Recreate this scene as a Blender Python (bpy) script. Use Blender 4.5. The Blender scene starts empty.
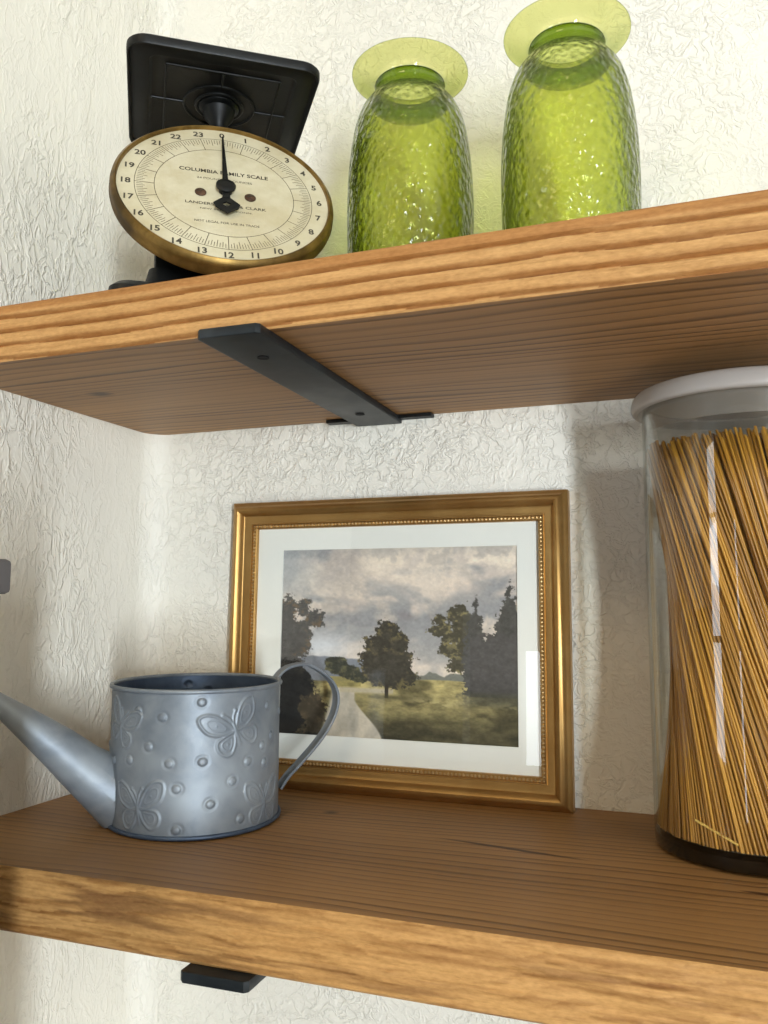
import bpy, bmesh, math, random
import numpy as np
from mathutils import Vector, Matrix
random.seed(4); RNG = np.random.RandomState(7)
PI = math.pi
COL = bpy.context.scene.collection

# ------------------------------------------------------------------ materials
def lin(c):
    return tuple((x/255/12.92 if x/255 <= .04045 else ((x/255+.055)/1.055)**2.4) for x in c)
def L4(c): return (*lin(c), 1)
class NT:
    def __init__(s, name):
        s.m = bpy.data.materials.new(name); s.m.use_nodes = True
        s.t = s.m.node_tree; s.t.nodes.clear()
        s.out = s.t.nodes.new('ShaderNodeOutputMaterial')
    def n(s, typ, ins=None, **kw):
        nd = s.t.nodes.new('ShaderNode'+typ)
        for k, v in kw.items(): setattr(nd, k, v)
        for k, v in (ins or {}).items():
            if isinstance(v, tuple) and len(v) == 2 and hasattr(v[0], 'outputs'): s.t.links.new(v[0].outputs[v[1]], nd.inputs[k])
            elif hasattr(v, 'outputs'): s.t.links.new(v.outputs[0], nd.inputs[k])
            else: nd.inputs[k].default_value = v
        return nd
    def ramp(s, fac, stops, interp='LINEAR'):
        r = s.n('ValToRGB', {0: fac}); e = r.color_ramp; e.interpolation = interp
        while len(e.elements) < len(stops): e.elements.new(.5)
        for el, (p, c) in zip(e.elements, stops):
            el.position = p; el.color = c if len(c) == 4 else (*c, 1)
        return r
    def math(s, op, a, b=0., clamp=False): return s.n('Math', {0: a, 1: b}, operation=op, use_clamp=clamp)
    def mix(s, f, a, b, mode='MIX'):
        m = s.n('Mix', None, data_type='RGBA', blend_type=mode)
        for i, v in ((0, f), (6, a), (7, b)):
            if hasattr(v, 'outputs'):
                o = v.outputs[2] if v.bl_idname == 'ShaderNodeMix' else v.outputs[0]
                s.t.links.new(o, m.inputs[i])
            elif isinstance(v, tuple) and hasattr(v[0], 'outputs'): s.t.links.new(v[0].outputs[v[1]], m.inputs[i])
            else: m.inputs[i].default_value = v
        return m
    def surf(s, nd, k=0):
        s.t.links.new(nd.outputs[k], s.out.inputs[0]); return s.m
    def pbsdf(s, color, rough=.5, metal=0., bump=None, spec=.5, **kw):
        ins = {'Roughness': rough, 'Metallic': metal, 'Specular IOR Level': spec}
        b = s.n('BsdfPrincipled', ins)
        if hasattr(color, 'outputs'): s.t.links.new(color.outputs[2] if color.bl_idname == 'ShaderNodeMix' else color.outputs[0], b.inputs[0])
        else: b.inputs[0].default_value = color
        if bump is not None: s.t.links.new(bump.outputs[0], b.inputs['Normal'])
        for k, v in kw.items(): b.inputs[k].default_value = v
        return s.surf(b)
    def coord(s, scale=(1,1,1), kind='Object', loc=(0,0,0)):
        tc = s.n('TexCoord')
        return s.n('Mapping', {0: (tc, kind), 'Scale': scale, 'Location': loc})
    def noise(s, vec, scale, detail=3, rough=.5, dist=0.):
        return s.n('TexNoise', {'Vector': vec, 'Scale': scale, 'Detail': detail, 'Roughness': rough, 'Distortion': dist})

def mat_plaster(name, col, stretch=(1, 1, 1), amp=1.):
    t = NT(name); v = t.coord(stretch)
    n1 = t.noise(v, 32, 3, .55, .9)
    pl = t.ramp(n1, [(.46, (0,0,0)), (.52, (1,1,1)), (.62, (.75,)*3), (.7, (.35,)*3)])
    n2 = t.noise(v, 95, 3, .6, .6)
    rd = t.ramp(n2, [(.44, (0,0,0)), (.5, (1,1,1)), (.56, (0,0,0))])
    n3 = t.noise(v, 9, 2)
    patch = t.ramp(n3, [(.38, (.25,)*3), (.6, (1,1,1))])
    h = t.math('ADD', t.math('MULTIPLY', pl, .5), t.math('MULTIPLY', rd, .5))
    h = t.math('MULTIPLY', h, patch)
    fine = t.noise(v, 420, 2)
    h = t.math('ADD', h, t.math('MULTIPLY', fine, .14))
    b = t.n('Bump', {'Height': h, 'Strength': .8*amp, 'Distance': .0026})
    tone = t.noise(v, 6, 3)
    c = t.mix(t.ramp(tone, [(.35, (0,0,0)), (.7, (1,1,1))]), L4(col), L4(tuple(x*.97 for x in col)))
    return t.pbsdf(c, .5, bump=b, spec=.35)

def mat_plain(name, col, rough=.6, metal=0, bumpamt=0, bscale=200, spec=.5, var=.97):
    t = NT(name); v = t.coord()
    n = t.noise(v, bscale, 3)
    c = t.mix(t.ramp(n, [(.3, (0,0,0)), (.7, (1,1,1))]), L4(col), L4(tuple(x*var for x in col)))
    b = t.n('Bump', {'Height': n, 'Strength': bumpamt, 'Distance': .001}) if bumpamt else None
    return t.pbsdf(c, rough, metal, b, spec)

def mat_wood_face(name, light, dark, knots, cracks=(), seed=0., period=.0046, rough=.5):
    """sawn board seen on its broad face, grain along X"""
    t = NT(name)
    tc = t.n('TexCoord'); sep = t.n('SeparateXYZ', {0: (tc, 'Object')})
    x, y = (sep, 0), (sep, 1)
    kn_mask = None; yy = y
    warp = t.noise(t.coord((1.6, 6, 6), loc=(seed, seed, 0)), 1.6, 2)
    w = t.math('MULTIPLY', t.math('SUBTRACT', warp, .5), .045)
    off = w
    for (kx, ky, kr) in knots:
        dx = t.math('MULTIPLY', t.math('SUBTRACT', x, kx), .33); dy = t.math('SUBTRACT', y, ky)
        d = t.math('SQRT', t.math('ADD', t.math('MULTIPLY', dx, dx), t.math('MULTIPLY', dy, dy)))
        bell = t.math('POWER', 2.718, t.math('MULTIPLY', t.math('DIVIDE', d, kr*1.5), -1.))
        sg = t.math('SIGN', dy)
        off = t.math('ADD', off, t.math('MULTIPLY', t.math('MULTIPLY', bell, sg), -kr*1.1))
        dd = t.n('Vector' 'Math', {0: t.n('CombineXYZ', {0: t.math('MULTIPLY', dx, 2.2), 1: dy})}, operation='LENGTH')
        mk = t.ramp(t.math('DIVIDE', (dd, 1), kr), [(.25, (1,1,1)), (.95, (0,0,0))])
        kn_mask = mk if kn_mask is None else t.math('MAXIMUM', kn_mask, mk)
    g = t.math('ADD', y, off)
    ph = t.math('DIVIDE', g, period)
    jit = t.noise(t.n('CombineXYZ', {0: t.math('MULTIPLY', x, .9), 1: t.math('MULTIPLY', g, 95.), 2: seed}), 1., 2)
    ph = t.math('ADD', ph, t.math('MULTIPLY', jit, 1.1))
    saw = t.math('FRACT', ph)
    ring = t.ramp(saw, [(0, (.0,)*3), (.55, (.22,)*3), (.86, (1,)*3), (1, (.05,)*3)])
    strength = t.ramp(t.noise(t.n('CombineXYZ', {0: t.math('MULTIPLY', x, 1.2), 1: t.math('MULTIPLY', g, 22.), 2: seed+3}), 1., 2), [(.38, (.4,)*3), (.6, (1,)*3)])
    fac = t.math('MULTIPLY', ring, strength)
    fib = t.noise(t.n('CombineXYZ', {0: t.math('MULTIPLY', x, 14.), 1: t.math('MULTIPLY', y, 900.), 2: 0.}), 1., 3, .6)
    fac = t.math('ADD', t.math('MULTIPLY', fac, .95), t.math('MULTIPLY', t.math('SUBTRACT', fib, .5), .55), True)
    c = t.mix(fac, L4(light), L4(dark))
    big = t.noise(t.coord((1.2, 9, 9), loc=(seed+5, 0, 0)), 1.3, 3)
    c = t.mix(t.ramp(big, [(.35, (0,0,0)), (.72, (.55,)*3)]), c, L4(tuple(a*.35+b*.65 for a, b in zip(light, dark))))
    if kn_mask: c = t.mix(t.math('MULTIPLY', kn_mask, .8), c, L4(tuple(k*.5 for k in dark)))
    for (ax, ay, hl, hw, sl) in cracks:
        dx = t.math('SUBTRACT', x, ax)
        dy = t.math('SUBTRACT', t.math('SUBTRACT', y, ay), t.math('MULTIPLY', dx, sl))
        nn = t.math('MULTIPLY', t.math('SUBTRACT', t.noise(t.n('CombineXYZ', {0: t.math('MULTIPLY', x, 60.), 1: 0., 2: ax}), 1., 2), .5), .002)
        dy = t.math('ADD', dy, nn)
        ex = t.math('DIVIDE', dx, hl); ey = t.math('DIVIDE', dy, hw)
        q = t.math('ADD', t.math('MULTIPLY', ex, ex), t.math('MULTIPLY', ey, ey))
        c = t.mix(t.ramp(q, [(.3, (.95,)*3), (1, (0,0,0))]), c, L4((62, 30, 12)))
    b = t.n('Bump', {'Height': fac, 'Strength': .35, 'Distance': .0006})
    b.invert = True
    return t.pbsdf(c, rough, bump=b, spec=.4)

def mat_attr(name, rough=.6, metal=0., bump=None, spec=.4, fiber=False):
    t = NT(name); a = t.n('VertexColor', None, layer_name='Col')
    c = a; b = None
    if fiber:
        f = t.noise(t.coord((16, 500, 500)), 1., 3, .6)
        f2 = t.noise(t.coord((240, 700, 700)), 1., 3, .6)
        s_ = t.math('ADD', t.math('MULTIPLY', f, .5), t.math('MULTIPLY', f2, .5))
        c = t.mix(1., (a, 0), t.ramp(s_, [(.32, (.74, .68, .6)), (.6, (1.08, 1.08, 1.08))]), 'MULTIPLY')
        b = t.n('Bump', {'Height': s_, 'Strength': .4, 'Distance': .0007})
    return t.pbsdf(c, rough, metal, b, spec)

def mat_thin_glass(name, tint, edge, rough=.02, ior=1.45, hammered=0., refr=0.):
    t = NT(name); nrm = None
    if hammered:
        v = t.coord((1, 1, .8))
        vo = t.n('TexVoronoi', {'Vector': v, 'Scale': 215.}, feature='SMOOTH_F1'); vo.inputs['Smoothness'].default_value = .6
        no = t.noise(v, 150, 2)
        h = t.math('ADD', vo, t.math('MULTIPLY', no, .6))
        at = t.n('Attribute', None, attribute_name='hammer')
        h = t.math('MULTIPLY', h, (at, 2))
        nrm = t.n('Bump', {'Height': h, 'Strength': hammered, 'Distance': .0042})
    lw = t.n('LayerWeight', {'Blend': .5})
    if nrm: t.t.links.new(nrm.outputs[0], lw.inputs['Normal'])
    col = t.ramp((lw, 1), [(0, L4(tint)), (.40, L4(tuple(a*.94+b*.06 for a, b in zip(tint, edge)))), (.75, L4(tuple(a*.55+b*.45 for a, b in zip(tint, edge)))), (.93, L4(edge))])
    tr = t.n('BsdfTransparent', {0: col})
    base = tr
    if refr:
        rf = t.n('BsdfRefraction', {'Color': col, 'Roughness': .0, 'IOR': 1.06})
        if nrm: t.t.links.new(nrm.outputs[0], rf.inputs['Normal'])
        base = t.n('MixShader', {0: refr, 1: tr, 2: rf})
    gl = t.n('BsdfGlossy', {'Color': (1, 1, 1, 1), 'Roughness': rough})
    fr = t.math('ADD', t.math('MULTIPLY', t.math('POWER', (lw, 1), 4.5), .8), ((ior-1)/(ior+1))**2)
    if nrm: t.t.links.new(nrm.outputs[0], gl.inputs['Normal'])
    m = t.n('MixShader', {0: fr, 1: base, 2: gl})
    return t.surf(m)

def mat_metal_patina(name, a, b, rough=.4, metal=.85, scale=40, amp=.15, a2=None, spec=.5):
    t = NT(name); v = t.coord()
    n = t.noise(v, scale, 4, .6, .4)
    c = t.mix(t.ramp(n, [(.35, (0,0,0)), (.65, (1,1,1))]), L4(a), L4(b))
    n2 = t.noise(v, scale*.35, 3, .6)
    if a2: c = t.mix(t.ramp(n2, [(.5, (0,0,0)), (.68, (1,1,1))]), c, L4(a2))
    r = t.math('ADD', t.math('MULTIPLY', n2, .3), rough-.15)
    bp = t.n('Bump', {'Height': n, 'Strength': amp, 'Distance': .0006})
    bs = t.n('BsdfPrincipled', {'Roughness': r, 'Metallic': metal, 'Specular IOR Level': spec})
    t.t.links.new(c.outputs[2], bs.inputs[0]); t.t.links.new(bp.outputs[0], bs.inputs['Normal'])
    return t.surf(bs)

# ------------------------------------------------------------------ mesh helpers
def obj(name, me_or_bm, mats, parent=None, smooth=False, kind=None, label=None):
    if isinstance(me_or_bm, bmesh.types.BMesh):
        me = bpy.data.meshes.new(name); me_or_bm.to_mesh(me); me_or_bm.free()
    else: me = me_or_bm
    for m in (mats if isinstance(mats, (list, tuple)) else [mats]): me.materials.append(m)
    if smooth:
        for p_ in me.polygons: p_.use_smooth = True
        if smooth != 'all': 
            try: me.set_sharp_from_angle(angle=math.radians(38))
            except Exception: pass
    o = bpy.data.objects.new(name, me); COL.objects.link(o)
    if parent: o.parent = parent
    if kind: o['kind'] = kind
    if label: o['label'] = label
    return o
def tag(o, label, cat, group=None, kind=None):
    o['label'] = label; o['category'] = cat
    if group: o['group'] = group
    if kind: o['kind'] = kind
    return o
def thing(name, label, cat, loc=(0, 0, 0), rz=0., group=None):
    o = bpy.data.objects.new(name, None); COL.objects.link(o); o.empty_display_size = .05
    o.location = loc; o.rotation_euler = (0, 0, rz); return tag(o, label, cat, group)
def copy_tree(o, parent=None):
    c = o.copy(); COL.objects.link(c)
    if parent: c.parent = parent
    for ch in list(o.children): copy_tree(ch, c)
    return c
def add_box(bm, lo, hi, bev=0, seg=2, M=None):
    vs = [bm.verts.new((x, y, z)) for x in (lo[0], hi[0]) for y in (lo[1], hi[1]) for z in (lo[2], hi[2])]
    fs = [bm.faces.new([vs[i] for i in f]) for f in ((0,1,3,2),(4,6,7,5),(0,4,5,1),(2,3,7,6),(0,2,6,4),(1,5,7,3))]
    es = {e for f in fs for e in f.edges}
    new = vs
    if bev:
        r = bmesh.ops.bevel(bm, geom=list(es), offset=bev, segments=seg, affect='EDGES', profile=.5)
        new = [v for v in bm.verts if v in set(r['verts']) or v.is_valid and v in set(x for x in vs if x.is_valid)]
    if M is not None: bmesh.ops.transform(bm, matrix=M, verts=list(set(new)))
    return new
def add_prism(bm, pts, z0, z1, M=None, bev=0):
    """pts: plan outline (x,y) ccw; extruded along z"""
    a = [bm.verts.new((x, y, z0)) for x, y in pts]; b = [bm.verts.new((x, y, z1)) for x, y in pts]
    n = len(pts)
    fs = [bm.faces.new(list(reversed(a))), bm.faces.new(b)]
    for i in range(n): fs.append(bm.faces.new((a[i], a[(i+1) % n], b[(i+1) % n], b[i])))
    if M is not None: bmesh.ops.transform(bm, matrix=M, verts=a+b)
    if bev:
        es = {e for f in fs[:2] for e in f.edges}
        bmesh.ops.bevel(bm, geom=list(es), offset=bev, segments=2, affect='EDGES', profile=.5)
def add_lathe(bm, prof, seg=64, c=(0, 0, 0), closed=False, M=None):
    """prof: list of (r, z); revolve round z"""
    rings = []
    for r, z in prof:
        if r < 1e-6: rings.append([bm.verts.new((c[0], c[1], c[2]+z))])
        else: rings.append([bm.verts.new((c[0]+r*math.cos(2*PI*i/seg), c[1]+r*math.sin(2*PI*i/seg), c[2]+z)) for i in range(seg)])
    pairs = list(zip(rings[:-1], rings[1:])) + ([(rings[-1], rings[0])] if closed else [])
    for A, B in pairs:
        for i in range(seg):
            j = (i+1) % seg
            if len(A) == 1 and len(B) == 1: continue
            if len(A) == 1: bm.faces.new((A[0], B[j], B[i]))
            elif len(B) == 1: bm.faces.new((A[i], A[j], B[0]))
            else: bm.faces.new((A[i], A[j], B[j], B[i]))
    vs = [v for R_ in rings for v in R_]
    if M is not None: bmesh.ops.transform(bm, matrix=M, verts=vs)
    return vs
def add_tube(bm, path, radii, seg=12, cap=True, sx=1., side=None):
    path = [Vector(q) for q in path]; n = len(path)
    if not hasattr(radii, '__len__'): radii = [radii]*n
    rings = []; up = Vector(side) if side else None
    for i, q in enumerate(path):
        t = (path[min(i+1, n-1)]-path[max(i-1, 0)]).normalized()
        if up is None: up = t.orthogonal().normalized()
        a = (up - t*up.dot(t)).normalized(); b = t.cross(a)
        if not side: up = a
        rings.append([bm.verts.new(q+a*math.cos(2*PI*k/seg)*radii[i]*sx+b*math.sin(2*PI*k/seg)*radii[i]) for k in range(seg)])
    for A, B in zip(rings[:-1], rings[1:]):
        for k in range(seg): bm.faces.new((A[k], A[(k+1) % seg], B[(k+1) % seg], B[k]))
    if cap: bm.faces.new(list(reversed(rings[0]))); bm.faces.new(rings[-1])
def grid_mesh(name, P, wrap=False, col=None, attr=None):
    """P: (rows, cols, 3)"""
    r, c = P.shape[:2]; me = bpy.data.meshes.new(name)
    idx = np.arange(r*c).reshape(r, c)
    if wrap: idx = np.concatenate([idx, idx[:, :1]], 1)
    F = np.stack([idx[:-1, :-1], idx[:-1, 1:], idx[1:, 1:], idx[1:, :-1]], -1).reshape(-1, 4)
    me.from_pydata(P.reshape(-1, 3).tolist(), [], F.tolist())
    if col is not None:
        a = me.color_attributes.new('Col', 'FLOAT_COLOR', 'POINT')
        c4 = np.concatenate([col.reshape(-1, 3), np.ones((r*c, 1))], 1).astype(np.float32)
        a.data.foreach_set('color', c4.ravel())
    me.update(); return me
def vnoise(x, y, seed=0):
    """smooth value noise"""
    T = np.random.RandomState(seed).rand(256, 256)
    xi = np.floor(x).astype(int); yi = np.floor(y).astype(int)
    fx = x-xi; fy = y-yi; fx = fx*fx*(3-2*fx); fy = fy*fy*(3-2*fy)
    g = lambda a, b: T[a % 256, b % 256]
    return (g(xi, yi)*(1-fx)+g(xi+1, yi)*fx)*(1-fy)+(g(xi, yi+1)*(1-fx)+g(xi+1, yi+1)*fx)*fy
def fbm(x, y, o=4, seed=0, g=.5):
    s = 0; a = 1; w = 0
    for i in range(o):
        s = s+a*vnoise(x*2**i+17*i, y*2**i+31*i, seed+i); w += a; a *= g
    return s/w
def sm(a, b, x): t = np.clip((x-a)/(b-a), 0, 1); return t*t*(3-2*t)
def linc(c):
    c = np.asarray(c, float)/255; return np.where(c <= .04045, c/12.92, ((c+.055)/1.055)**2.4)

# ------------------------------------------------------------------ geometry constants (metres)
H = .3122            # underside of the upper shelf; the lower shelf's top is z = 0
TU = .038; TL = .0371
ZT = H+TU            # top of the upper shelf
DU = .2488; DL = .2613
FLOOR, CEIL = -1.25, 1.2
RX0, RX1, RY = -2.4, 3.2, -3.2

M_wall = mat_plaster('plaster_cream', (240, 236, 224), amp=.8)
M_wall_l = mat_plaster('plaster_trowelled', (240, 236, 224), (1, 1.0, .5), .85)
M_room = mat_plain('painted_wall', (122, 116, 108), .8)
M_ceil = mat_plain('painted_ceiling', (228, 224, 214), .9)
M_floor = mat_wood_face('floor_oak', (176, 160, 140), (130, 112, 92), [], seed=9., period=.02)
M_white = mat_plain('white_gloss_paint', (235, 235, 230), .35)
M_black = mat_metal_patina('black_iron', (14, 16, 16), (9, 10, 10), .45, .0, 90, .2, (22, 24, 24), spec=.28)
M_steel = mat_metal_patina('dark_steel', (32, 37, 40), (23, 27, 30), .45, .15, 60, .12, (44, 49, 52), spec=.3)

# ------------------------------------------------------------------ room shell
def struct(name, bm, m, smooth=False):
    return obj(name, bm, m, None, smooth, kind='structure')
bm = bmesh.new(); add_box(bm, (RX0, 0, FLOOR), (RX1, .1, CEIL)); struct('wall_back', bm, M_wall)
bm = bmesh.new(); R_ = .022
plan = [(-.12, 0), (-.12, -.52), (0, -.52), (0, -R_)] + [(R_-R_*math.cos(a), -R_+R_*math.sin(a)) for a in [PI/2*k/8 for k in range(1, 8)]] + [(R_, 0)]
add_prism(bm, plan, FLOOR, CEIL); struct('wall_left', bm, M_wall_l, True)
bm = bmesh.new(); add_box(bm, (RX0, RY, FLOOR-.1), (RX1, .0, FLOOR)); struct('floor', bm, M_floor)
bm = bmesh.new(); add_box(bm, (RX0, RY, CEIL), (RX1, .0, CEIL+.1)); struct('ceiling', bm, M_ceil)
bm = bmesh.new(); add_box(bm, (RX1, RY, FLOOR), (RX1+.1, 0, CEIL)); struct('wall_right', bm, M_room)
W1 = (2.32, 2.72, -1.0, .55)      # window in the wall behind the viewer (x0,x1,z0,z1)
W2 = (-2.30, -1.45, -.55, .90)     # narrow window left in the same wall
W3 = (-.25, -.12, -.80, .12)       # slim side light
bm = bmesh.new()
xs_ = [RX0]
for w_ in (W2, W3, W1):
    add_box(bm, (xs_[-1], RY-.1, FLOOR), (w_[0], RY, CEIL))
    add_box(bm, (w_[0], RY-.1, FLOOR), (w_[1], RY, w_[2])); add_box(bm, (w_[0], RY-.1, w_[3]), (w_[1], RY, CEIL)); xs_.append(w_[1])
add_box(bm, (xs_[-1], RY-.1, FLOOR), (RX1, RY, CEIL))
struct('wall_front', bm, M_room)
bm = bmesh.new(); add_box(bm, (RX0-.1, RY, FLOOR), (RX0, 0, CEIL)); struct('wall_outer', bm, M_room)
def window(name, a0, a1, z0, z1, axis):
    bm = bmesh.new(); t = .045
    def b(u0, u1, v0, v1, d=.03):
        if axis == 'y': add_box(bm, (u0, RY-.07, v0), (u1, RY-.07+d, v1))
        else: add_box(bm, (RX0-.07, u0, v0), (RX0-.07+d, u1, v1))
    b(a0, a0+t, z0, z1); b(a1-t, a1, z0, z1); b(a0, a1, z0, z0+t); b(a0, a1, z1-t, z1)
    m = (z0+z1)/2; b(a0, a1, m-.02, m+.02)
    return struct(name, bm, M_white)
window('window_1', *W1, 'y'); window('window_2', *W2, 'y')

# ------------------------------------------------------------------ shelves
M_wood_u = mat_wood_face('shelf_underside_wood', (168, 126, 78), (76, 48, 22), [(.061, -.1535, .010)], seed=2., period=.0105)
CRACKS = [(.366, -.1225, .055, .0027, -.16), (.512, -.157, .016, .0026, -.1)]
M_wood_t = mat_wood_face('shelf_top_wood', (166, 124, 74), (92, 62, 32), [(.222, -.078, .006)],
                         CRACKS, seed=11.3, period=.0088)
M_wood_f = mat_attr('raw_edge_wood', .62, fiber=True, spec=.3)
def front_face(L, z0, z1, y, style, seed):
    nx, nz = int(L/.0012), 44
    X, T = np.meshgrid(np.linspace(0, L, nx), np.linspace(0, 1, nz))   # T 0 at bottom .. 1 at top
    if style == 'ridged':
        wob = (fbm(X*7, X*0, 3, seed)-.5)*.16 + (fbm(X*26, T*1.5, 2, seed+5)-.5)*.07
        s = (1-T)*4.05 + wob*2.6 + .02
        fr = s-np.floor(s)                        # 0 just under a groove .. 1 at next groove
        depth = np.where(fr > .72, sm(.72, .97, fr), 0)*1.0 + np.where(fr < .10, 1-sm(0, .10, fr), 0)
        top = sm(.82, .87, T+wob*.4)
        rough = (fbm(X*160, T*9, 3, seed+9)-.5)
        d = .0021*depth*(1-.6*top) - .0009*rough*(1-top*.7)
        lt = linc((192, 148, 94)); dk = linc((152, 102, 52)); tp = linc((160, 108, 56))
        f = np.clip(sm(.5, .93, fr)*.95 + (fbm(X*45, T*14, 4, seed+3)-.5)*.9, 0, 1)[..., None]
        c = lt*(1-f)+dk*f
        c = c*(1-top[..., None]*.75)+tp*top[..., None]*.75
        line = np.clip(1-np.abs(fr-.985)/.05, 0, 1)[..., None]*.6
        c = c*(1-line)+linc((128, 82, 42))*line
    else:
        a = fbm(X*11, T*3., 4, seed, .55); b = fbm(X*48, T*13, 4, seed+4, .6)
        left = 1-sm(.0, .35, X)
        d = -.0050*(a-.5) - .0026*(b-.5)
        s = T*5.5 + (fbm(X*9, T*1.2, 3, seed+8)-.5)*5.5
        fr = s-np.floor(s)
        f = np.clip(sm(.35, .95, fr)*(.35+.5*left) + (fbm(X*15, T*12, 4, seed+3, .65)-.5)*1.9 + (b-.5)*.8, 0, 1)[..., None]
        c = linc((188, 144, 88))*(1-f)+linc((134, 90, 44))*f
        dark = (sm(.52, .72, fbm(X*12, T*6.5, 4, seed+21, .6))*(.45+.5*left))[..., None]
        c = c*(1-dark)+linc((108, 72, 42))*dark
    edge = (sm(0, .07, T)*(1-sm(.95, 1, T)))
    d = d*edge + .0022*(1-sm(0, .06, T)) + .0012*(sm(.96, 1, T))
    P = np.stack([X, y+d, z0+(z1-z0)*T], -1)
    return P, c
def shelf(name, label, D, z0, z1, style, seed, mt, mb, L=1.12):
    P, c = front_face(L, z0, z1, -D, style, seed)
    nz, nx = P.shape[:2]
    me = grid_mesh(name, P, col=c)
    bm = bmesh.new(); bm.from_mesh(me); bpy.data.meshes.remove(me)
    bm.verts.ensure_lookup_table(); VL = list(bm.verts)
    lay = bm.verts.layers.float_color.get('Col')
    ch = .013
    def cap(row, z, up, mi):
        fr_ = [VL[row*nx+i] for i in range(nx)]
        back = [bm.verts.new((x, y, z)) for x, y in ((L, -.0005), (ch, -.0005), (.0005, -ch))]
        f = bm.faces.new(fr_+back) if up else bm.faces.new(list(reversed(fr_+back)))
        f.material_index = mi; return back
    tb = cap(nz-1, z1, True, 1); bb = cap(0, z0, False, 2)
    rt = [VL[i*nx+nx-1] for i in range(nz)]; lf = [VL[i*nx] for i in range(nz)]
    bm.faces.new(rt+[tb[0], bb[0]]).material_index = 0
    bm.faces.new((tb[0], tb[1], bb[1], bb[0])).material_index = 2
    bm.faces.new((tb[1], tb[2], bb[2], bb[1])).material_index = 2
    bm.faces.new(list(reversed(lf))+[bb[2], tb[2]]).material_index = 0
    for v in tb+bb: v[lay] = (*lin((170, 120, 66)), 1)
    bmesh.ops.recalc_face_normals(bm, faces=bm.faces)
    n = nx*(nz-1)
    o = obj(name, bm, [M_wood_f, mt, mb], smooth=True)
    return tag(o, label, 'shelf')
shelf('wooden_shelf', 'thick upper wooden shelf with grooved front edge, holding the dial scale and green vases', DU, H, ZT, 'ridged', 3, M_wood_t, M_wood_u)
shelf('wooden_shelf', 'lower wooden shelf with rough hewn front edge under the watering can and framed picture', DL, -TL, 0, 'hewn', 40, M_wood_t, M_wood_u)

def bracket(label, x0, x1, yf, zt):
    t = thing('shelf_bracket', label, 'bracket', ((x0+x1)/2-.009, 0, zt), .018)
    w = (x1-x0)/2; c = .0022
    bm = bmesh.new()
    pts = [(-w, -.001), (-w, yf+c), (-w+c, yf), (w-c, yf), (w, yf+c), (w, -.001)]
    add_prism(bm, pts, -.0062, -.0002, bev=.0009)
    obj('arm', bm, M_steel, t, True)
    bm = bmesh.new(); add_box(bm, (-.046, -.010, -.0031), (.049, -.0005, -.0001), .0004)
    obj('wall_plate', bm, M_black, t)
    M_hole = mat_plain('screw_hole_black', (8, 8, 8), .9)
    for yy in (yf+.045, -.048):
        bm = bmesh.new(); add_lathe(bm, [(0, -.0001), (.0030, -.0001), (.0038, -.0004), (.0034, .0006), (0, .0006)], 24, (0, yy, -.0064))
        obj('screw_hole', bm, M_hole, t, True)
    return t
bracket('flat black steel bracket under the upper shelf, pointing out from the wall', .2195, .2600, -.2615, H)
bracket('black steel bracket end showing below the lower shelf front edge', .2235, .2640, -.2690, -TL)

# dark upright panel just in front of the shelves at the far left
t = thing('upright_panel', 'dark narrow upright panel with a grey cap at the far left edge', 'panel', (.1045, -.410, FLOOR))
M_pd = mat_plain('dark_panel', (62, 60, 58), .6); M_pg = mat_plain('grey_cap', (90, 88, 90), .55)
bm = bmesh.new(); add_box(bm, (-.103, -.018, .0005), (.1032, .0195, .1587-FLOOR), .001); obj('post', bm, M_pd, t)
bm = bmesh.new(); add_box(bm, (-.1035, -.022, .1587-FLOOR), (.1078, .0205, .1732-FLOOR), .002); obj('cap', bm, M_pg, t, True, label='grey cap')

# ------------------------------------------------------------------ kitchen scale
SC = Vector((.153, -.143, ZT)); SYAW = .63
sc = thing('kitchen_scale', 'antique black kitchen scale with a round cream brass-rimmed dial and square tray', 'scale', SC, SYAW)
M_brass = mat_metal_patina('aged_brass', (150, 120, 66), (110, 86, 42), .45, .8, 60, .3, (78, 62, 34))
M_face = None
t_ = NT('aged_cream_paper'); v = t_.coord(); n_ = t_.noise(v, 60, 4, .6); n2_ = t_.noise(v, 14, 3)
c_ = t_.mix(t_.ramp(n_, [(.4, (0,0,0)), (.75, (1,1,1))]), L4((204, 197, 170)), L4((188, 178, 146)))
c_ = t_.mix(t_.ramp(n2_, [(.45, (0,0,0)), (.8, (.7,)*3)]), c_, L4((176, 162, 124)))
M_face = t_.pbsdf(c_, .55)
M_ink = mat_plain('printed_ink', (68, 62, 50), .7)
M_inkl = mat_plain('faded_ink', (98, 90, 72), .7)
# base plate with flared foot
def rrect(hx, hy, r, n=6):
    out = []
    for cx, cy, a0 in ((hx-r, hy-r, 0), (-hx+r, hy-r, PI/2), (-hx+r, -hy+r, PI), (hx-r, -hy+r, 1.5*PI)):
        out += [(cx+r*math.cos(a0+PI/2*k/n), cy+r*math.sin(a0+PI/2*k/n)) for k in range(n+1)]
    return out
def add_loft(bm, loops, cap=True):
    rings = [[bm.verts.new(q) for q in L_] for L_ in loops]; n = len(rings[0])
    for A, B in zip(rings[:-1], rings[1:]):
        for k in range(n): bm.faces.new((A[k], A[(k+1) % n], B[(k+1) % n], B[k]))
    if cap: bm.faces.new(list(reversed(rings[0]))); bm.faces.new(rings[-1])
bm = bmesh.new()
add_loft(bm, [[(x, y, z) for x, y in rrect(h, h, r)] for h, r, z in ((.070, .010, .0005), (.0725, .011, .003), (.0720, .011, .0075), (.068, .010, .0115), (.057, .010, .015), (.050, .01, .020), (.0475, .008, .03))])
obj('base', bm, M_black, sc, True)
bm = bmesh.new()
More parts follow.
